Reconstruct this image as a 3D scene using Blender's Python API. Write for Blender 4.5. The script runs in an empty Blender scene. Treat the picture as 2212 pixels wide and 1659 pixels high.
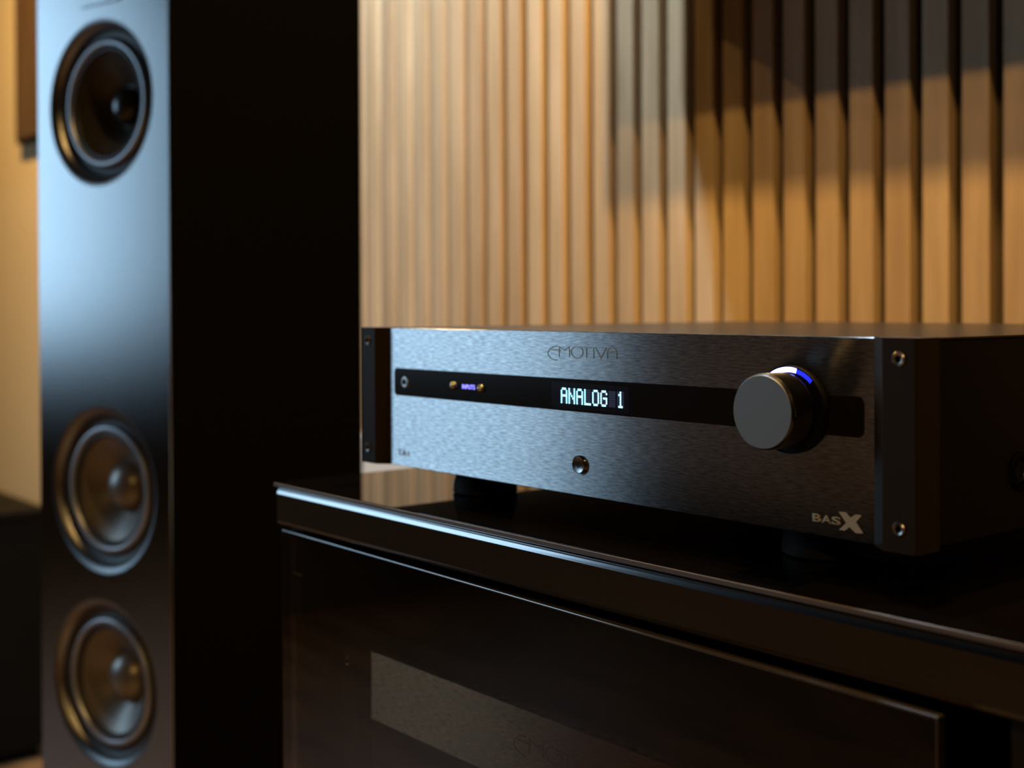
import bpy, bmesh, math, random
from mathutils import Matrix, Vector
random.seed(7)
PI = math.pi
scene = bpy.context.scene
COL = scene.collection
O = 0.9                      # height of the amplifier's underside above the floor

# ------------------------------------------------------------------ camera
F_PX = 2723.87
yaw, pitch, roll = -0.883, 0.0081, -0.0041
fwd = Vector((math.sin(yaw)*math.cos(pitch), math.cos(yaw)*math.cos(pitch), -math.sin(pitch)))
r0 = Vector((math.cos(yaw), -math.sin(yaw), 0)); u0 = r0.cross(fwd)
rt = r0*math.cos(roll)+u0*math.sin(roll); up = -r0*math.sin(roll)+u0*math.cos(roll)
cd = bpy.data.cameras.new('camera'); cam = bpy.data.objects.new('camera', cd); COL.objects.link(cam)
m = Matrix.Identity(4)
for i in range(3):
    m[i][0] = rt[i]; m[i][1] = up[i]; m[i][2] = -fwd[i]
m[0][3], m[1][3], m[2][3] = .7354, -.4701, .1069+O
cam.matrix_world = m
cd.sensor_fit = 'HORIZONTAL'; cd.sensor_width = 36; cd.lens = 36*F_PX/2212
cd.shift_y = -(829.5-681.945)/2212
cd.clip_start = .02; cd.clip_end = 50
cd.dof.use_dof = True; cd.dof.focus_distance = .645; cd.dof.aperture_fstop = 6.6
scene.camera = cam

# ------------------------------------------------------------------ world, window daylight, exposure
w = bpy.data.worlds.new('world'); scene.world = w; w.use_nodes = True
w.node_tree.nodes['Background'].inputs[0].default_value = (.030, .019, .009, 1)
w.node_tree.nodes['Background'].inputs[1].default_value = .25
def area(name, loc, direction, sx, sy, power, color, shape='RECTANGLE', spread=PI):
    l = bpy.data.lights.new(name, 'AREA'); l.shape = shape; l.size = sx; l.size_y = sy
    l.energy = power; l.color = color; l.spread = spread
    o = bpy.data.objects.new(name, l); COL.objects.link(o); o.location = loc
    o.rotation_euler = Vector(direction).to_track_quat('-Z', 'Y').to_euler()
    return o
XW = -2.95
WIN_Y0, WIN_Y1, WIN_Z0, WIN_Z1 = -2.88, -1.45, .86, 2.39
area('window_daylight', (XW-.12, (WIN_Y0+WIN_Y1)/2, (WIN_Z0+WIN_Z1)/2), (1, 0, 0), WIN_Z1-WIN_Z0, WIN_Y1-WIN_Y0, 47, (.47, .75, 1.0))
vs = scene.view_settings
vs.view_transform = 'Standard'; vs.look = 'None'; vs.gamma = 1; vs.exposure = 0; vs.use_curve_mapping = False

# ------------------------------------------------------------------ materials
def pmat(name, col, rough=.5, metal=0., spec=.5, coat=0., aniso=0.):
    mt = bpy.data.materials.new(name); mt.use_nodes = True
    b = mt.node_tree.nodes['Principled BSDF']
    b.inputs['Base Color'].default_value = (*col, 1); b.inputs['Roughness'].default_value = rough
    b.inputs['Metallic'].default_value = metal; b.inputs['Specular IOR Level'].default_value = spec
    b.inputs['Coat Weight'].default_value = coat; b.inputs['Anisotropic'].default_value = aniso
    return mt
def N(mt, kind, **kw):
    n = mt.node_tree.nodes.new(kind)
    for k, v in kw.items(): setattr(n, k, v)
    return n
def LK(mt, a, b): mt.node_tree.links.new(a, b)
def BS(mt): return mt.node_tree.nodes['Principled BSDF']
def noise(mt, scale, detail=3, vec_scale=(1, 1, 1), rough=.5, offset=None):
    tc = N(mt, 'ShaderNodeTexCoord'); mp = N(mt, 'ShaderNodeMapping')
    mp.inputs['Scale'].default_value = vec_scale
    LK(mt, tc.outputs['Object'], mp.inputs['Vector'])
    if offset is not None: LK(mt, offset, mp.inputs['Location'])
    n = N(mt, 'ShaderNodeTexNoise'); n.inputs['Scale'].default_value = scale
    n.inputs['Detail'].default_value = detail; n.inputs['Roughness'].default_value = rough
    LK(mt, mp.outputs['Vector'], n.inputs['Vector'])
    return n
def ramp(mt, fac, c0, c1, p0=.3, p1=.7):
    r = N(mt, 'ShaderNodeValToRGB'); e = r.color_ramp.elements
    e[0].position = p0; e[0].color = (*c0, 1); e[1].position = p1; e[1].color = (*c1, 1)
    LK(mt, fac, r.inputs['Fac']); return r
def bump(mt, h, strength, dist):
    b = N(mt, 'ShaderNodeBump'); b.inputs['Strength'].default_value = strength; b.inputs['Distance'].default_value = dist
    LK(mt, h, b.inputs['Height']); LK(mt, b.outputs['Normal'], BS(mt).inputs['Normal']); return b
def emis(name, col, strength, base=(.01, .01, .01)):
    mt = pmat(name, base, .4); b = BS(mt)
    b.inputs['Emission Color'].default_value = (*col, 1); b.inputs['Emission Strength'].default_value = strength
    return mt

M = {}
# painted plaster
M['plaster'] = pmat('cream plaster', (.74, .61, .40), .85, spec=.2)
n = noise(M['plaster'], 60, 4); bump(M['plaster'], n.outputs['Fac'], .15, .002)
# oak slats : a random tint per slat and vertical grain
mt = M['oak'] = pmat('oak slat', (.5, .36, .22), .5, spec=.25)
oi = N(mt, 'ShaderNodeObjectInfo')
cb = N(mt, 'ShaderNodeCombineXYZ'); mul = N(mt, 'ShaderNodeMath', operation='MULTIPLY'); mul.inputs[1].default_value = 37
LK(mt, oi.outputs['Random'], mul.inputs[0]); LK(mt, mul.outputs[0], cb.inputs[0]); LK(mt, mul.outputs[0], cb.inputs[2])
n = noise(mt, 3.2, 5, (14, 14, 1.1), .6, cb.outputs[0])
r1 = ramp(mt, n.outputs['Fac'], (.40, .275, .155), (.60, .44, .275), .3, .72)
r2 = ramp(mt, oi.outputs['Random'], (.84, .80, .78), (1.0, 1.0, 1.0), 0, 1)
mx = N(mt, 'ShaderNodeMixRGB', blend_type='MULTIPLY'); mx.inputs[0].default_value = 1
LK(mt, r1.outputs[0], mx.inputs[1]); LK(mt, r2.outputs[0], mx.inputs[2]); LK(mt, mx.outputs[0], BS(mt).inputs['Base Color'])
n2 = noise(mt, 30, 4, (30, 30, 1)); bump(mt, n2.outputs['Fac'], .2, .0006)
M['felt'] = pmat('black felt', (.065, .046, .030), .95, spec=.05)
# floor boards
mt = M['floor'] = pmat('oak floor', (.2, .12, .06), .45)
n = noise(mt, 2.0, 5, (1, 9, 1)); r = ramp(mt, n.outputs['Fac'], (.08, .045, .02), (.19, .11, .052)); LK(mt, r.outputs[0], BS(mt).inputs['Base Color'])
M['ceiling'] = pmat('ceiling paint', (.07, .06, .05), .9, spec=.1)
M['walldark'] = pmat('dim wall paint', (.07, .06, .05), .9, spec=.1)
M['white'] = pmat('white lacquer', (.75, .75, .74), .4)
# amplifier
def gloss(name, col, rough, aniso=0., tangent=None, diffuse=(.01, .009, .008), fac=.9):
    """polished or brushed metal with a soft-edged highlight"""
    mt = bpy.data.materials.new(name); mt.use_nodes = True; nt = mt.node_tree; nt.nodes.remove(nt.nodes['Principled BSDF'])
    g = N(mt, 'ShaderNodeBsdfAnisotropic'); g.distribution = 'BECKMANN'
    g.inputs['Color'].default_value = (*col, 1); g.inputs['Roughness'].default_value = rough; g.inputs['Anisotropy'].default_value = aniso
    if tangent:
        c = N(mt, 'ShaderNodeCombineXYZ')
        for i in range(3): c.inputs[i].default_value = tangent[i]
        LK(mt, c.outputs[0], g.inputs['Tangent'])
    d = N(mt, 'ShaderNodeBsdfDiffuse'); d.inputs[0].default_value = (*diffuse, 1)
    ms = N(mt, 'ShaderNodeMixShader'); ms.inputs[0].default_value = fac
    LK(mt, d.outputs[0], ms.inputs[1]); LK(mt, g.outputs[0], ms.inputs[2]); LK(mt, ms.outputs[0], nt.nodes['Material Output'].inputs['Surface'])
    return mt, g
def brushed(name, lo, hi, rough, aniso=.78):
    mt, g = gloss(name, hi, rough, aniso, (1, 0, 0), (.007, .006, .005), .88)
    n = noise(mt, 1.0, 4, (150, 150, 1500), .62)
    r = ramp(mt, n.outputs['Fac'], lo, hi, .33, .68); LK(mt, r.outputs[0], g.inputs['Color'])
    nb = noise(mt, 1.0, 3, (110, 110, 2100), .6)
    b = N(mt, 'ShaderNodeBump'); b.inputs['Strength'].default_value = .2; b.inputs['Distance'].default_value = .0002
    LK(mt, nb.outputs['Fac'], b.inputs['Height']); LK(mt, b.outputs['Normal'], g.inputs['Normal'])
    return mt
M['brushed'] = brushed('black brushed aluminium', (.22, .22, .225), (.56, .56, .57), .30)
M['cap'] = pmat('dark anodised aluminium', (.022, .014, .007), .5, metal=0., spec=.10)
M['chassis'] = pmat('black powder coat', (.004, .003, .002), .55, spec=.08)
n = noise(M['chassis'], 1200, 2); bump(M['chassis'], n.outputs['Fac'], .25, .0002)
M['topcover'] = pmat('satin black cover', (.007, .005, .003), .27, spec=.15)
n = noise(M['topcover'], 900, 2); bump(M['topcover'], n.outputs['Fac'], .2, .0002)
M['acrylic'] = pmat('black acrylic', (.010, .007, .005), .12, spec=.5)
M['dispglass'] = pmat('display glass', (.010, .008, .016), .15, spec=.4)
M['dotoff'] = emis('unlit dot with faint glow', (.16, .14, .55), .035, (.015, .012, .04))  # dots that are off get a faint glow of their own
M['doton'] = emis('lit display dot', (.36, .82, 1.0), 2.3)
M['blueled'] = emis('blue backlit lettering', (.22, .20, 1.0), 3.2)
M['ringled'] = emis('blue led ring', (.02, .03, 1.0), 1.1)
M['ringcore'] = emis('blue white led core', (.20, .21, 1.0), 14.0)
M['chrome'] = pmat('polished black chrome', (.5, .48, .46), .10, metal=1)
M['steel'] = pmat('worn steel screw', (.26, .24, .22), .32, metal=1)
M['spun'] = pmat('spun metal', (.34, .33, .32), .22, metal=1, aniso=.8)
M['knobside'] = pmat('knurled black metal', (.09, .088, .09), .26, metal=1)
M['knobface'] = pmat('satin grey metal', (.19, .20, .195), .55, metal=.6)
n = noise(M['knobface'], 900, 2); bump(M['knobface'], n.outputs['Fac'], .15, .0002)
M['logo'] = pmat('bronze lettering', (.23, .185, .12), .35, metal=.8)
M['badge'] = pmat('beige printed lettering', (.42, .35, .24), .55)
M['print'] = pmat('brown printed lettering', (.28, .17, .10), .6)
M['rubber'] = pmat('black rubber', (.003, .0027, .0025), .7, spec=.12)
M['hole'] = pmat('dark hole', (.004, .003, .003), .9, spec=.05)
M['vent'] = pmat('grey vent lip', (.12, .115, .10), .4, metal=.6)
# stand
M['glassblack'] = pmat('black glass', (.0012, .0009, .0007), .03, spec=.5)
M['lacquer'] = pmat('black brown lacquer', (.022, .015, .008), .16, spec=.5)
M['lacqueredge'] = pmat('polished black edge', (.20, .195, .20), .14, metal=1)
M['glassrim'] = pmat('ground glass rim', (.15, .125, .115), .35, metal=.5)
M['inside'] = pmat('matt black board', (.010, .008, .006), .7, spec=.2)
mt = M['smoked'] = bpy.data.materials.new('smoked glass'); mt.use_nodes = True
nt = mt.node_tree; nt.nodes.remove(nt.nodes['Principled BSDF'])
tr = N(mt, 'ShaderNodeBsdfTransparent'); tr.inputs[0].default_value = (.64, .56, .48, 1)
gl = N(mt, 'ShaderNodeBsdfGlossy'); gl.inputs['Roughness'].default_value = .03; gl.inputs[0].default_value = (.9, .85, .8, 1)
fr = N(mt, 'ShaderNodeFresnel'); fr.inputs[0].default_value = 1.5
ge = N(mt, 'ShaderNodeNewGeometry'); iv = N(mt, 'ShaderNodeMath', operation='SUBTRACT'); iv.inputs[0].default_value = 1
LK(mt, ge.outputs['Backfacing'], iv.inputs[1]); mu = N(mt, 'ShaderNodeMath', operation='MULTIPLY')
LK(mt, fr.outputs[0], mu.inputs[0]); LK(mt, iv.outputs[0], mu.inputs[1])     # one reflection, at the face the ray enters
ms = N(mt, 'ShaderNodeMixShader'); LK(mt, mu.outputs[0], ms.inputs[0]); LK(mt, tr.outputs[0], ms.inputs[1]); LK(mt, gl.outputs[0], ms.inputs[2])
LK(mt, ms.outputs[0], nt.nodes['Material Output'].inputs['Surface'])
M['glassedge'] = pmat('polished glass edge', (.012, .010, .009), .12, spec=.9)
mt = M['pane'] = bpy.data.materials.new('window pane'); mt.use_nodes = True
nt = mt.node_tree; nt.nodes.remove(nt.nodes['Principled BSDF'])
tr = N(mt, 'ShaderNodeBsdfTransparent'); gl = N(mt, 'ShaderNodeBsdfGlossy'); gl.inputs['Roughness'].default_value = .02
ms = N(mt, 'ShaderNodeMixShader'); ms.inputs[0].default_value = .05
LK(mt, tr.outputs[0], ms.inputs[1]); LK(mt, gl.outputs[0], ms.inputs[2]); LK(mt, ms.outputs[0], nt.nodes['Material Output'].inputs['Surface'])
# loudspeaker
M['baffle'], _g = gloss('satin gunmetal lacquer', (.25, .25, .255), .25, diffuse=(.02, .016, .012))
M['flare'], _g = gloss('soft gunmetal flare', (.22, .22, .225), .42, diffuse=(.02, .016, .012))
M['spkside'] = pmat('matt black veneer', (.0019, .0014, .0006), .95, spec=0.)
M['surround'] = pmat('rubber surround', (.018, .015, .012), .5, spec=.4)
M['ring'] = pmat('grey trim ring', (.32, .33, .36), .42, metal=.8)
M['cone'] = pmat('dark fibre cone', (.17, .15, .135), .40, metal=.6)
M['dome'] = pmat('glossy dust cap', (.20, .175, .15), .34, metal=.55)
M['conemid'] = pmat('black midrange cone', (.05, .042, .034), .32, metal=.4)
M['domemid'] = pmat('black phase plug', (.02, .018, .015), .25)
M['walnut'] = pmat('walnut wall panel', (.20, .12, .055), .55)
n = noise(M['walnut'], 4, 4, (12, 12, 1)); r = ramp(M['walnut'], n.outputs['Fac'], (.085, .046, .019), (.13, .075, .033)); LK(M['walnut'], r.outputs[0], BS(M['walnut']).inputs['Base Color'])
M['sidebrd'] = pmat('black brown sideboard', (.003, .0022, .0014), .5, spec=.10)
M['tvscreen'] = pmat('television screen', (.004, .004, .004), .2)
M['lamp'] = emis('warm lamp', (1, .64, .26), 20)
M['lampcool'] = emis('cool lamp', (.75, .88, 1), 20)

# ------------------------------------------------------------------ helpers
ORG = [0, 0, 0]
def org(x=0, y=0, z=0): ORG[:] = (x, y, z)
def link_mesh(name, me, mat, parent=None, loc=None):
    o = bpy.data.objects.new(name, me); COL.objects.link(o)
    if mat is not None and not me.materials: me.materials.append(M[mat])
    if parent is not None: o.parent = parent
    if loc is not None: o.location = (loc[0]-ORG[0], loc[1]-ORG[1], loc[2]-ORG[2])
    return o
def from_bm(bm, name, mat, parent=None, smooth=False, shift=True, loc=None, angle=None):
    bmesh.ops.recalc_face_normals(bm, faces=bm.faces)
    if shift:
        bmesh.ops.translate(bm, verts=bm.verts, vec=(-ORG[0], -ORG[1], -ORG[2]))
    me = bpy.data.meshes.new(name); bm.to_mesh(me); bm.free()
    if smooth:
        me.polygons.foreach_set('use_smooth', [True]*len(me.polygons))
        if angle: me.set_sharp_from_angle(angle=math.radians(angle))
    return link_mesh(name, me, mat, parent, loc)
def bm_box(x0, x1, y0, y1, z0, z1, bev=0, seg=2, bm=None):
    bm = bm or bmesh.new()
    v = [bm.verts.new((x, y, z)) for x in (x0, x1) for y in (y0, y1) for z in (z0, z1)]
    fs = [bm.faces.new([v[i] for i in f]) for f in ((0, 1, 3, 2), (4, 6, 7, 5), (0, 4, 5, 1), (2, 3, 7, 6), (0, 2, 6, 4), (1, 5, 7, 3))]
    if bev > 0:
        ed = list({e for f in fs for e in f.edges})
        bmesh.ops.bevel(bm, geom=ed, offset=bev, segments=seg, affect='EDGES', profile=.5)
    return bm
def box(name, mat, parent, x0, x1, y0, y1, z0, z1, bev=0, seg=2, smooth=False):
    return from_bm(bm_box(x0, x1, y0, y1, z0, z1, bev, seg), name, mat, parent, smooth, angle=40)
def bm_prism(poly, axis, a, b, bm=None):
    """poly 2D points; axis 'y': points are (x,z); 'z': (x,y); 'x': (y,z)"""
    bm = bm or bmesh.new()
    def P(p, t):
        return (p[0], t, p[1]) if axis == 'y' else ((p[0], p[1], t) if axis == 'z' else (t, p[0], p[1]))
    A = [bm.verts.new(P(p, a)) for p in poly]; B = [bm.verts.new(P(p, b)) for p in poly]
    n = len(poly)
    bm.faces.new(A); bm.faces.new(B[::-1])
    for i in range(n): bm.faces.new((A[i], B[i], B[(i+1) % n], A[(i+1) % n]))
    return bm
def bm_lathe(prof, cx, cz, seg=64, a0=0., a1=2*PI, axis='y', bm=None, cy=0., mod=None):
    """prof: (radius, along) points; axis y -> revolve around y through (cx,cz); axis z -> around z through (cx,cy)"""
    bm = bm or bmesh.new()
    full = abs(a1-a0-2*PI) < 1e-6
    ns = seg if full else seg+1
    rings = []
    for (r, t) in prof:
        ring = []
        if r < 1e-7:
            v = bm.verts.new((cx, t, cz) if axis == 'y' else (cx, cy, t)); ring = [v]*ns
        else:
            for i in range(ns):
                a = a0+(a1-a0)*i/seg; c, s = math.cos(a)*r, math.sin(a)*r
                ring.append(bm.verts.new((cx+c, t, cz+s) if axis == 'y' else (cx+c, cy+s, t)))
        rings.append(ring)
    for k in range(len(rings)-1):
        A, B = rings[k], rings[k+1]
        for i in range(seg):
            j = (i+1) % ns
            q = [A[i], A[j], B[j], B[i]]; u = []
            for v in q:
                if v not in u: u.append(v)
            if len(u) >= 3: bm.faces.new(u)
    return bm
def lathe(name, mat, parent, prof, cx, cz, seg=64, smooth=True, angle=35, **kw):
    return from_bm(bm_lathe(prof, cx, cz, seg, **kw), name, mat, parent, smooth, angle=angle)
def bm_ribbon(pts, wd, y0, y1, bm=None, closed=False):
    """flat stroke in the xz plane with a little thickness"""
    bm = bm or bmesh.new(); n = len(pts); L, R = [], []
    for i, p in enumerate(pts):
        def dirn(a, b):
            d = (b[0]-a[0], b[1]-a[1]); l = math.hypot(*d) or 1; return d[0]/l, d[1]/l
        if closed: d1, d2 = dirn(pts[i-1], p), dirn(p, pts[(i+1) % n])
        else:
            d1 = dirn(pts[max(i-1, 0)], pts[max(i, 1)]); d2 = dirn(pts[min(i, n-2)], pts[min(i+1, n-1)])
        nx, nz = -(d1[1]+d2[1]), d1[0]+d2[0]; l = math.hypot(nx, nz) or 1; nx, nz = nx/l, nz/l
        c = max(.45, nx*-d1[1]+nz*d1[0]); h = wd/2/c
        L.append((p[0]+nx*h, p[1]+nz*h)); R.append((p[0]-nx*h, p[1]-nz*h))
    V = [[bm.verts.new((q[0], y, q[1])) for q in S] for S in (L, R) for y in (y0, y1)]   # L0 L1 R0 R1
    rng = range(n) if closed else range(n-1)
    for i in rng:
        j = (i+1) % n
        bm.faces.new((V[0][i], V[0][j], V[2][j], V[2][i])); bm.faces.new((V[1][i], V[3][i], V[3][j], V[1][j]))
        bm.faces.new((V[0][i], V[1][i], V[1][j], V[0][j])); bm.faces.new((V[2][i], V[2][j], V[3][j], V[3][i]))
    if not closed:
        for i in (0, n-1): bm.faces.new((V[0][i], V[2][i], V[3][i], V[1][i]))
    return bm
def rrect(x0, x1, z0, z1, r, seg=6):
    pts = []
    for cx, cz, a in ((x1-r, z1-r, 0), (x0+r, z1-r, 90), (x0+r, z0+r, 180), (x1-r, z0+r, 270)):
        for i in range(seg+1):
            t = math.radians(a+90*i/seg); pts.append((cx+r*math.cos(t), cz+r*math.sin(t)))
    return pts
def text_mesh(name, s, mat, parent, x0, z0, wdt, hgt, y, thick=.0001, bold=0.):
    cu = bpy.data.curves.new(name, 'FONT'); cu.body = s; cu.size = 1; cu.extrude = .0; cu.offset = bold
    t = bpy.data.objects.new(name, cu); COL.objects.link(t)
    bpy.context.view_layer.update()
    me = bpy.data.meshes.new_from_object(t.evaluated_get(bpy.context.evaluated_depsgraph_get()))
    bpy.data.objects.remove(t)
    bm = bmesh.new(); bm.from_mesh(me); bpy.data.meshes.remove(me)
    xs = [v.co.x for v in bm.verts]; ys = [v.co.y for v in bm.verts]
    sx = wdt/(max(xs)-min(xs)); sy = hgt/(max(ys)-min(ys)); mx_, my_ = min(xs), min(ys)
    for v in bm.verts: v.co = Vector((x0+(v.co.x-mx_)*sx, y, z0+(v.co.y-my_)*sy))
    ex = bmesh.ops.extrude_face_region(bm, geom=bm.faces[:])
    bmesh.ops.translate(bm, verts=[g for g in ex['geom'] if isinstance(g, bmesh.types.BMVert)], vec=(0, -thick, 0))
    return from_bm(bm, name, mat, parent)
def tag(o, label, cat, group=None):
    o['label'] = label; o['category'] = cat
    if group: o['group'] = group
    return o
def thing(name, label, cat, loc, rz=0, group=None):
    o = bpy.data.objects.new(name, None); COL.objects.link(o); o.location = loc; o.rotation_euler = (0, 0, rz)
    o.empty_display_size = .05
    return tag(o, label, cat, group)
def struct(o, label=None):
    o['kind'] = 'structure'
    if label: o['label'] = label
    return o
def copy_of(src, name, parent, loc):
    o = src.copy(); o.name = name; COL.objects.link(o); o.parent = parent; o.location = loc; return o

# ------------------------------------------------------------------ setting
WK = .02                                   # the back wall runs almost parallel to the amplifier
wa = math.atan(WK)
def wall_xy(s, d=0.):                      # s along the wall, d behind the slat fronts
    return (s*math.cos(wa)-d*math.sin(wa), .575+s*math.sin(wa)+d*math.cos(wa))
CEIL = 2.42
org()
struct(box('floor', 'floor', None, XW-.1, 2.9, -4.6, .75, -.08, 0), 'oak board floor')
struct(box('ceiling', 'ceiling', None, XW-.1, 2.9, -4.6, .75, CEIL, CEIL+.06), 'plain ceiling')
bm = bm_box(XW-.05, 2.9, .022, .14, 0, CEIL)
wb = from_bm(bm, 'wall_back', 'plaster'); wb.location = (0, .575, 0); wb.rotation_euler = (0, 0, wa)
struct(wb, 'cream plaster wall carrying vertical oak slats')
SL_Z0 = O-.085
fb = from_bm(bm_box(-1.12, 1.02, .0125, .0225, SL_Z0, CEIL-.004), 'felt_backing', 'felt', wb)
bm = bm_box(-.0135, .0135, 0, .0130, SL_Z0, CEIL-.004, .0008, 1)
first = None
for i in range(-21, 31):
    s = -.2394+.04*i
    if first is None: first = from_bm(bm, 'slat', 'oak', wb); o = first
    else: o = copy_of(first, 'slat', wb, (0, 0, 0))
    o.location = (s, 0, 0)
tr_ = box('trim_1', 'white', None, -1.12, 1.02, -.004, .0225, SL_Z0-.16, SL_Z0, .002)
tr_.location = (0, .575, 0); tr_.rotation_euler = (0, 0, wa); struct(tr_, 'pale rail under the oak slats')
bb = box('baseboard_back', 'white', None, XW+.02, 2.85, -.016+.022, .022, 0, .09, .003)
bb.location = (0, .575, 0); bb.rotation_euler = (0, 0, wa); struct(bb, 'white baseboard along the back wall')
# wall with the window, to the left and behind the viewer
bm = bmesh.new()
for a in ((-4.6, WIN_Y0, 0, CEIL), (WIN_Y1, .53, 0, CEIL), (WIN_Y0, WIN_Y1, 0, WIN_Z0), (WIN_Y0, WIN_Y1, WIN_Z1, CEIL)):
    bm_box(XW-.1, XW, a[0], a[1], a[2], a[3], bm=bm)
struct(from_bm(bm, 'wall_left', 'walldark'), 'painted side wall with a window')
bm = bmesh.new()
for a in ((WIN_Y0, WIN_Y0+.05, WIN_Z0, WIN_Z1), (WIN_Y1-.05, WIN_Y1, WIN_Z0, WIN_Z1), (WIN_Y0+.05, WIN_Y1-.05, WIN_Z0, WIN_Z0+.05), (WIN_Y0+.05, WIN_Y1-.05, WIN_Z1-.05, WIN_Z1)):
    bm_box(XW-.07, XW-.02, *a, bm=bm)
wn = struct(from_bm(bm, 'window_1', 'white'), 'white framed window')
box('pane', 'pane', wn, XW-.048, XW-.044, WIN_Y0+.05, WIN_Y1-.05, WIN_Z0+.05, WIN_Z1-.05)

# ------------------------------------------------------------------ ceiling downlights (out of view; the one behind the viewer is added fill)
def downlight(x, y, power, col, mat, label, rad=.022, spread=2.4):
    t = thing('ceiling_downlight', label, 'ceiling lamp', (x, y, CEIL), group=None)
    org(0, 0, 0)
    o = from_bm(bm_lathe([(.030, -.002), (.050, -.004), (.052, -.001), (.050, 0), (.030, 0)], 0, 0, 40, axis='z'), 'trim_ring', 'white', t, True)
    o = from_bm(bm_lathe([(.0, -.0012), (.030, -.0012), (.030, -.0004), (0, -.0004)], 0, 0, 40, axis='z'), 'lamp_disc', mat, t)
    l = area('lamp_light', (0, 0, -.006), (0, 0, -1), rad*2, rad*2, power, col, 'DISK', spread)
    l.parent = t
    return t
WARM = (1.0, .60, .19)
downlight(.40, .06, 10, WARM, 'lamp', 'warm recessed ceiling downlight above the front of the amplifier')
downlight(.20, .240, 29, WARM, 'lamp', 'warm recessed ceiling downlight above the amplifier')
downlight(-.52, .385, 46, (.62, .82, 1.0), 'lampcool', 'cool recessed ceiling downlight close to the slatted wall', .05)
downlight(1.7, -2.4, 66, WARM, 'lamp', 'added unseen warm downlight behind the viewer, as fill')  # unseen lamp added for weak warm light on the front faces
downlight(-1.85, .10, 27, WARM, 'lamp', 'warm recessed ceiling downlight above the low sideboard')

# ------------------------------------------------------------------ television on the slats (throws the stepped shadow)
tx, ty = wall_xy(.42, 0)
t = thing('wall_television', 'black flat television hung on the slatted wall above the amplifier', 'television', (tx, ty, O+.450), wa)
org()
box('casing', 'spkside', t, -.68, .62, -.060, -.018, 0, .74, .003)
box('screen', 'tvscreen', t, -.672, .612, -.0612, -.060, .012, .728)
box('wall_bracket', 'cap', t, -.2, .2, -.018, 0, .2, .5)

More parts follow.
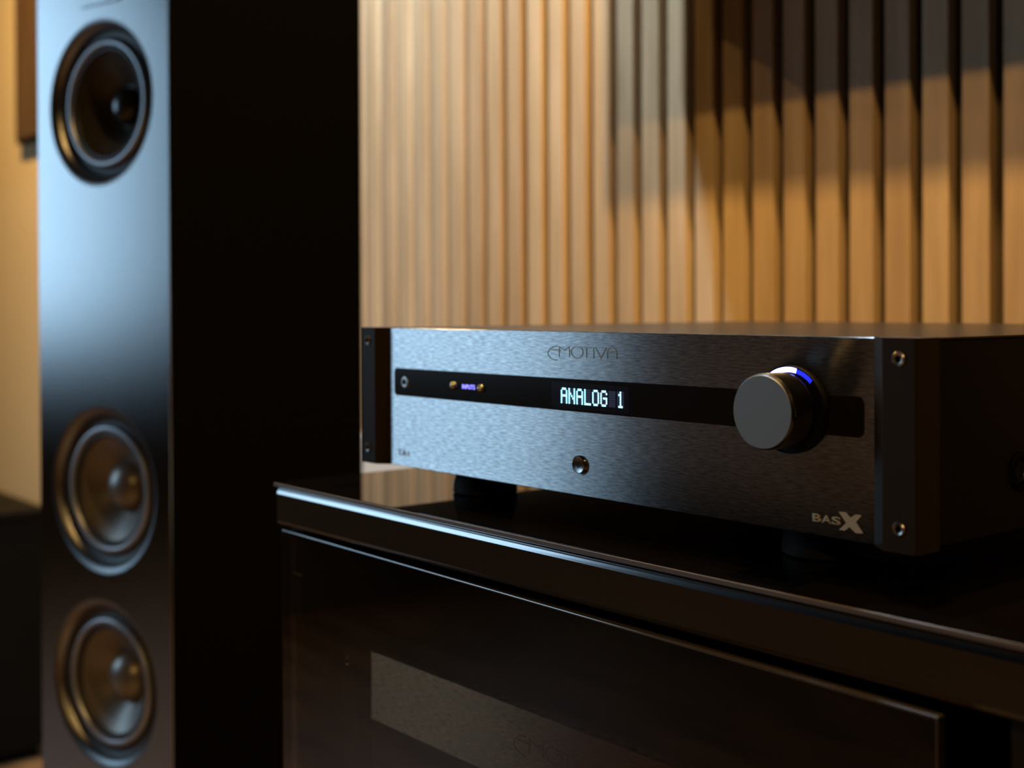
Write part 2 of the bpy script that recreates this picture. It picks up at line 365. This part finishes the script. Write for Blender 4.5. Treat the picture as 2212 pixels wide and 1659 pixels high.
# ------------------------------------------------------------------ loudspeaker
def loudspeaker():
    t = thing('floor_loudspeaker', 'tall gunmetal fronted floorstanding loudspeaker with black sides', 'loudspeaker', (-.5399, .1034, 0), math.radians(14.59))
    org()
    B, D, H0, H1 = .2366, .3006, .03, 1.60
    xc = -B/2
    bm = bm_box(-B, 0, .0012, D, H0, H1)
    bmesh.ops.delete(bm, geom=[f for f in bm.faces if all(v.co.y < .002 for v in f.verts)], context='FACES_ONLY')
    from_bm(bm, 'cabinet', 'spkside', t)
    box('plinth', 'spkside', t, -B-.03, .03, -.02, D+.03, 0, .03, .004)
    # baffle with real circular openings
    R = .0945; bm = bmesh.new(); drivers = (.5825, .801, 1.237)
    x0, x1 = -B, 0.
    ys = 0.
    cells = [(z-.105, z+.105, z) for z in drivers]
    zz = H0; seg = 72
    def quad(za, zb):
        if zb-za > 1e-5: bm.faces.new([bm.verts.new(p) for p in ((x0, ys, za), (x1, ys, za), (x1, ys, zb), (x0, ys, zb))])
    for za, zb, zc in cells:
        quad(zz, za); zz = zb
        hx, hz = B/2, .105
        angs = sorted([2*PI*i/seg for i in range(seg)]+[math.atan2(hz, hx), PI-math.atan2(hz, hx), PI+math.atan2(hz, hx), 2*PI-math.atan2(hz, hx)])
        inn, out = [], []
        for a in angs:
            c, s = math.cos(a), math.sin(a); k = min(hx/abs(c) if abs(c) > 1e-9 else 9, hz/abs(s) if abs(s) > 1e-9 else 9)
            inn.append(bm.verts.new((xc+c*R, ys, zc+s*R))); out.append(bm.verts.new((xc+c*k, ys, zc+s*k)))
        n_ = len(angs)
        for i in range(n_): bm.faces.new((inn[i], inn[(i+1) % n_], out[(i+1) % n_], out[i]))
    quad(zz, H1)
    for a, b in (((x0, H0), (x0, H1)), ((x1, H0), (x1, H1)), ((x0, H0), (x1, H0)), ((x0, H1), (x1, H1))):   # rim of the panel
        bm.faces.new([bm.verts.new(p) for p in ((a[0], ys, a[1]), (b[0], ys, b[1]), (b[0], .0012, b[1]), (a[0], .0012, a[1]))])
    bmesh.ops.remove_doubles(bm, verts=bm.verts, dist=1e-5)
    from_bm(bm, 'baffle', 'baffle', t)
    for zc in drivers:
        mid = zc > 1
        fl = lathe('flare', 'flare', t, [(R+.0004, 0), (.0925, .0004), (.0900, .0014), (.0875, .0032), (.0855, .0058), (.0845, .0085)], xc, zc, 72, angle=60)
        dr = lathe('driver', 'surround', t, [(.0845, .0085), (.0815, .0105), (.0770, .0122), (.0735, .0122), (.0725, .0105)], xc, zc, 72, angle=60)
        lathe('trim_ring', 'ring', dr, [(.0725, .0118), (.0720, .0080), (.0700, .0062), (.0668, .0062), (.0655, .0075), (.0652, .0110)], xc, zc, 72, angle=60)
        lathe('surround', 'surround', dr, [(.0652, .0105), (.0640, .0105), (.0620, .0090), (.0598, .0095), (.0585, .0125)], xc, zc, 72, angle=60)
        lathe('cone', 'conemid' if mid else 'cone', dr, [(.0645, .0110), (.0570, .0150), (.0430, .0240), (.0310, .0330), (.0240, .0385), (.0, .0395)], xc, zc, 72, angle=60)
        prof = [(.0300*math.sin(k*PI/2/10), .0385-.0225*math.cos(k*PI/2/10)) for k in range(11)]
        if mid: prof = [(r*.72, .0385-(.0385-y)*.75) for r, y in prof]
        lathe('dust_cap', 'domemid' if mid else 'dome', dr, prof, xc, zc, 48, angle=80)
    # tweeter plate above, its lower rim just inside the picture
    zt = O+.447
    tp = from_bm(bm_prism(rrect(xc-.042, xc+.042, zt, zt+.105, .010), 'y', -.0022, .002), 'tweeter_plate', 'baffle', t)
    lathe('tweeter_dome', 'dome', tp, [(.0, -.009), (.006, -.0083), (.011, -.0058), (.0135, -.0022), (.020, -.003), (.030, -.0022)], xc, zt+.055, 40)
    return t
loudspeaker()

# ------------------------------------------------------------------ wall panel and sideboard at the far left
wx, wy = wall_xy(-2.19, .022)
t = thing('wall_panel', 'brown wooden panel on the cream wall behind the loudspeaker', 'wall panel', (wx, wy, O+.505), wa)
org()
box('board', 'walnut', t, -.160, .135, -.020, 0, 0, .62, .002)
box('underside_shade', 'sidebrd', t, -.158, .133, -.018, 0, -.008, 0)  # dark strip standing in for the shade under the board
t = thing('sideboard', 'low black sideboard against the cream wall at far left', 'sideboard', (-2.56, .30, 0))
org(-2.56, .30, 0)
box('body', 'sidebrd', t, -2.925, -2.096, .07, .513, .03, O-.36)
box('top', 'sidebrd', t, -2.93, -2.09, .06, .513, O-.36, O-.341, .002)
box('plinth', 'sidebrd', t, -2.90, -2.13, .10, .50, 0, .03)
for a, b in ((-2.92, -2.565), (-2.555, -2.106)):
    d = box('door', 'sidebrd', t, a, b, .052, .07, .045, O-.372, .002)
    box('handle', 'steel', d, (a+b)/2-.06, (a+b)/2+.06, .040, .052, O-.42, O-.412, .001)

# ------------------------------------------------------------------ media stand
SZ = O-.0165                                   # top of the glass
FX, FY = -.056, -.038                          # front left corner
SX1, SY1 = 1.06, .47
t = stand = thing('media_stand', 'black lacquered media stand with a glass top and smoked glass door', 'media stand', ((FX+SX1)/2, (FY+SY1)/2, 0))
org((FX+SX1)/2, (FY+SY1)/2, 0)
tg_ = from_bm(bm_box(FX, SX1, FY, SY1, SZ-.0030, SZ, .0012, 3), 'glass_top', 'glassblack', t)
box('glass_rim', 'glassrim', tg_, FX+.0015, SX1-.0015, FY-.0002, FY+.001, SZ-.0026, SZ-.0004)
# top board: bevelled lip, shadow line under the glass
y0 = FY+.0012; prof = [(y0+.0025, SZ-.0031), (y0+.0023, SZ-.0040), (y0+.0011, SZ-.0044), (y0, SZ-.0078), (y0-.0001, SZ-.0265), (y0+.0004, SZ-.0285), (y0+.0020, SZ-.0297), (SY1-.004, SZ-.0297), (SY1-.004, SZ-.0031)]
bd = from_bm(bm_prism(prof, 'x', FX+.0035, SX1-.003), 'top_board', 'lacquer', t)
bv = [(y0+.00125, SZ-.00435), (y0+.00062, SZ-.0055), (y0+.00022, SZ-.0066), (y0-.00015, SZ-.0078), (y0+.0010, SZ-.0078), (y0+.0025, SZ-.00435)]
from_bm(bm_prism(bv, 'x', FX+.0036, SX1-.0031), 'edge_bevel', 'lacqueredge', bd)
BZ = SZ-.0297
box('side_panel', 'lacquer', t, FX+.010, FX+.028, -.030, SY1-.02, .06, BZ, .001)
box('side_panel', 'lacquer', t, SX1-.028, SX1-.010, -.030, SY1-.02, .06, BZ, .001)
box('divider', 'inside', t, .487, .503, -.022, SY1-.02, .06, BZ)
box('back_panel', 'inside', t, FX+.028, SX1-.028, SY1-.03, SY1-.022, .06, BZ)
box('bottom_board', 'lacquer', t, FX+.010, SX1-.010, -.030, SY1-.02, .03, .06, .001)
SH = O-.300
box('shelf', 'inside', t, FX+.028, .487, .0, SY1-.03, SH-.018, SH)
box('shelf', 'inside', t, .503, SX1-.028, .0, SY1-.03, SH-.018, SH)
for x in (FX+.05, SX1-.05):
    for y in (.0, SY1-.08):
        from_bm(bm_lathe([(.022, 0), (.024, .004), (.020, .030), (0, .030), (0, 0)][::-1], x, 0, 24, axis='z', cy=y), 'foot', 'rubber', t, True)
# smoked glass door, hinged at the left and a touch open
da = math.atan2(-.0096, .516)
dz1 = O-.0482; DW = .5158
keep = (ORG[0], ORG[1], ORG[2]); org()
door = from_bm(bm_box(.0012, DW-.0012, 0, .005, dz1-.52+.0012, dz1-.0012), 'door', 'smoked', t)
door.location = (-.0437-keep[0], -.038-keep[1], 0); door.rotation_euler = (0, 0, da)
for nm, a in (('top_edge', (0, DW, -.0002, .0052, dz1-.0012, dz1)), ('side_edge', (0, .0012, -.0002, .0052, dz1-.52, dz1-.0012)), ('side_edge', (DW-.0012, DW, -.0002, .0052, dz1-.52, dz1-.0012))):
    box(nm, 'glassedge', door, *a, .0005, 2)
for z in (dz1-.06, dz1-.46):
    box('hinge', 'inside', door, .004, .018, .0052, .0105, z, z+.03, .001)

# ------------------------------------------------------------------ amplifiers
W = .432
LOGO = {'E': [(.19532, .08373), (.19253, .0834), (.18972, .08233), (.18778, .08083), (.18717, .07949), (.18768, .07804), (.18929, .07676), (.19169, .07588), (.19488, .07566)],
 'Eb': [(.19012, .08134), (.19847, .08133)], 'M': [(.19707, .07752), (.1971, .08335), (.20161, .08136), (.20564, .08336), (.2058, .07756)],
 'T': [(.21627, .08339), (.2238, .08339)], 'Ts': [(.22, .08338), (.22002, .07749)], 'I': [(.22566, .08353), (.22581, .07753)],
 'V': [(.22733, .08355), (.23161, .07776), (.23594, .08362)],
 'A': [(.23671, .0774), (.23666, .08163), (.23757, .08296), (.23902, .08362), (.24046, .08388), (.24189, .08366), (.24314, .08302), (.24396, .08161), (.24383, .07749)],
 'Ab': [(.23702, .08161), (.24367, .08161)],
 'O': [(.21212+.0049*math.cos(2*PI*k/40), .08058+.0032*math.sin(2*PI*k/40)) for k in range(40)]}
def logo(parent, yf, x_c, z_ref, k):
    """the maker's name in thin rounded strokes, k times the size on the upper amplifier"""
    for grp in (('E', 'Eb'), ('M',), ('O',), ('T', 'Ts'), ('I',), ('V',), ('A', 'Ab')):
        bm = bmesh.new()
        for g in grp:
            pts = [(x_c+(x-.2157)*k, z_ref+(z-.0806)*k) for x, z in LOGO[g]]
            bm_ribbon(pts, .00052*k, yf-.00022, yf+.0001, bm, closed=(g == 'O'))
        from_bm(bm, 'logo_letter', 'logo', parent)
def screw(parent, x, y, z, r=.0034):
    o = from_bm(bm_lathe([(.0, .0006), (r*.42, .0006), (r*.45, -.0007), (r*.75, -.0011), (r*.96, -.0006), (r, .0002)], 0, 0, 24), 'screw', 'steel', parent, True, shift=False, loc=(x, y, z), angle=30)
    h = from_bm(bm_lathe([(0, -.0002), (r*.44, -.0002)], 0, 0, 6), 'hex_socket', 'hole', o, shift=False)
    return o
def amp_body(t, H, oy):
    """chassis, faceplate, end caps with screws, feet.  z measured from the underside"""
    ch = box('chassis', 'chassis', t, .0045, .4275, .0142+oy, .398+oy, .0003, H-.0016, .0004, 1, True)
    box('top_cover', 'topcover', t, .0045, .4275, .0142+oy, .398+oy, H-.0016, H-.0003, .0005, 2)
    fp = box('faceplate', 'brushed', t, .0238, .4082, .007+oy, .0142+oy, .0003, H-.0003, .0003, 1)
    for sgn in (1, -1):
        X = (lambda x: x) if sgn > 0 else (lambda x: W-x)
        poly = [(X(.4064), .0072+oy), (X(.4151), .0004+oy), (X(.4157), .0001+oy), (X(.4312), .0001+oy), (X(.4318), .0006+oy), (X(.432), .0012+oy), (X(.432), .0180+oy), (X(.4084), .0180+oy), (X(.4084), .0085+oy)]
        bm = bm_prism(poly, 'z', 0, H)
        cp = from_bm(bm, 'end_cap', 'cap', t)
        for z in (.0104, H-.0090): screw(cp, X(.4237), oy+.0001, z)
    for x in (.080, .352):
        for y in (.045, .345):
            from_bm(bm_lathe([(0, -.0165), (.0195, -.0165), (.0213, -.0155), (.0205, -.008), (.0178, .0004), (0, .0004)], x, 0, 40, axis='z', cy=y+oy), 'foot', 'rubber', t, True, angle=40)
    for k in range(7):
        y = .048+.01455*k+oy
        box('vent_slot', 'vent', t, .3035, .3355, y, y+.0035, -.0005, .0004)
    return ch, fp

# --- the upper amplifier
H = .0924
t = amp = thing('stereo_amplifier', 'black brushed stereo amplifier with glowing display on top of the glass', 'amplifier', (.216, .2, SZ))
org(.216, .2, -.0165)
ch, fp = amp_body(t, H, 0)
yf = .007
logo(fp, yf, .2157, .0806, 1)
band = from_bm(bm_prism(rrect(.0300, .4015, .0471, .0654, .0032), 'y', yf-.0002, yf+.001), 'window_strip', 'acrylic', t)
disp = box('display', 'dispglass', t, .1905, .2535, yf-.00035, yf, .0484, .0630)
FONT = {'A': '01110 10001 10001 11111 10001 10001 10001', 'N': '10001 10001 11001 10101 10011 10001 10001', 'L': '10000 10000 10000 10000 10000 10000 11111',
        'O': '01110 10001 10001 10001 10001 10001 01110', 'G': '01110 10001 10000 10111 10001 10001 01110', '1': '00100 01100 00100 00100 00100 00100 01110', ' ': ' '.join(['00000']*7)}
off = bmesh.new()
for ci, chh in enumerate('ANALOG 1'):
    on = bmesh.new(); rows = FONT[chh].split()
    for ri, row in enumerate(rows):
        for k, bit in enumerate(row):
            x = .19885+.00652*ci+.00108*k; z = .0601-.00128*ri
            bm_box(x, x+.00092, yf-.00048, yf-.0003, z-.00108, z, bm=(on if bit == '1' else off))
    if chh != ' ': from_bm(on, 'lit_character', 'doton', disp)
    else: on.free()
o = from_bm(off, 'unlit_dots', 'dotoff', disp); o['kind'] = 'stuff'
# headphone jack, input keys and their backlit word
jk = lathe('headphone_jack', 'steel', t, [(.0014, yf), (.0015, yf-.0009), (.0022, yf-.0012), (.0038, yf-.0009), (.0043, yf-.0002)], .0429, .0560, 32)
lathe('jack_hole', 'hole', jk, [(0, yf-.00025), (.0016, yf-.00025)], .0429, .0560, 24)
for x, z in ((.0973, .0564), (.1251, .0560)):
    lathe('input_button', 'chrome', t, [(0, yf-.0034), (.0009, yf-.0032), (.0018, yf-.0026), (.0026, yf-.0014), (.0029, yf)], x, z, 32, angle=80)
text_mesh('input_lettering', 'INPUTS', 'blueled', t, .1058, .0550, .0128, .0027, yf-.0003, bold=.0)
# power button with a spun conical face
pb = lathe('power_button', 'chrome', t, [(.0052, yf), (.0052, yf-.0016), (.0049, yf-.0020), (.0046, yf-.0018)], .2146, .0178, 48, angle=30)
lathe('spun_face', 'spun', pb, [(.0046, yf-.0018), (0, yf-.0009)], .2146, .0178, 48)
# volume knob
KX, KZ, KR, KF = .3625, .0577, .0174, -.0160
kn = lathe('volume_knob', 'knobside', t, [(0, .0012), (.0150, .0012), (.0150, .0000), (KR, -.0003), (KR, KF+.0006), (KR-.0005, KF)], KX, KZ, 96, angle=30)
bm = bmesh.new(); ny, nt_ = 16, 180; ring = []
for j in range(ny+1):
    y = -.0008+(KF+.0012+.0008)*j/ny
    row = []
    for i in range(nt_):
        a = 2*PI*i/nt_
        h = .00028*(1 if (i+j) % 2 else 0) if 0 < j < ny else 0
        row.append(bm.verts.new((KX+(KR+.00005+h)*math.cos(a), y, KZ+(KR+.00005+h)*math.sin(a))))
    ring.append(row)
for j in range(ny):
    for i in range(nt_): bm.faces.new((ring[j][i], ring[j][(i+1) % nt_], ring[j+1][(i+1) % nt_], ring[j+1][i]))
from_bm(bm, 'knurling', 'knobside', kn)
lathe('knob_face', 'knobface', kn, [(KR-.0005, KF+.0002), (KR-.0007, KF-.0002), (0, KF-.0002)], KX, KZ, 96, angle=60)
lathe('collar', 'knobside', t, [(.0150, yf), (.0150, -.0008)], KX, KZ, 64)
lr = from_bm(bm_lathe([(.0150, .0034), (.0200, .0034), (.0200, .0026), (.0206, .0026), (.0206, yf+.0002)], KX, KZ, 96), 'ring_housing', 'rubber', t, True, angle=40)
le = from_bm(bm_lathe([(.0176, .0036), (.0177, .0031), (.0199, .0031), (.0199, .0036)], KX, KZ, 40, a0=math.radians(76), a1=math.radians(156)), 'light_ring', 'ringcore', t, True, angle=40)
from_bm(bm_lathe([(.0176, .0036), (.0177, .0031), (.0196, .0031), (.0196, .0036)], KX, KZ, 24, a0=math.radians(46), a1=math.radians(76)), 'light_ring', 'ringled', t, True, angle=40)
# badge and model lettering
XP = [(.38776, .01274), (.39163, .01296), (.39425, .01083), (.39686, .0126), (.40014, .01267), (.39705, .00916), (.40082, .0046), (.39704, .00425), (.39364, .0065), (.391, .00453), (.38795, .00455), (.39182, .00814)]
bg = from_bm(bm_prism(XP, 'y', yf-.0002, yf+.0001), 'badge_letter', 'badge', fp)
for s, x, wd in (('B', .3732, .0050), ('A', .3782, .0057), ('S', .3839, .0050)):
    text_mesh('badge_letter', s, 'badge', fp, x, .0065, wd, .0038, yf-.0001, bold=.03)
text_mesh('model_lettering', 'TA1', 'print', fp, .0335, .0070, .0130, .0040, yf-.0001)
# recessed screw in the right flank
sc = from_bm(bm_lathe([(.0085, 0), (.0080, .0006), (.0045, .0008), (.0045, -.0006), (.0030, .0016), (.0, .0018)], 0, 0, 32), 'side_screw', 'steel', ch, True, shift=False, loc=(.4275, .0930, .0275), angle=30)
sc.rotation_euler = (0, 0, PI/2)
rg = from_bm(bm_lathe([(.0095, -.0001), (.0095, -.0008), (.0055, -.0005)], 0, 0, 32), 'screw_recess', 'hole', sc, True, shift=False)

# --- the amplifier behind the smoked door
H2 = .160
LZ = O-.1236-H2                                   # its underside
t = thing('power_amplifier', 'black brushed power amplifier behind the smoked glass door', 'amplifier', (.216, .183, SH))
org(.216, .2, -(LZ-SH))
ch2, fp2 = amp_body(t, H2, 0)
# stretch the feet to reach the shelf
for o in t.children:
    if o.name.startswith('foot'):
        k = (LZ-SH)/.0165
        for v in o.data.vertices:
            zl = v.co.z+ORG[2]
            if zl < 0: v.co.z = zl*k-ORG[2]
logo(fp2, yf, .2157, H2-.0195, 1.415)
from_bm(bm_prism(rrect(.0245, .4070, H2-.088, H2-.045, .003), 'y', yf-.0002, yf+.001), 'window_strip', 'acrylic', t)
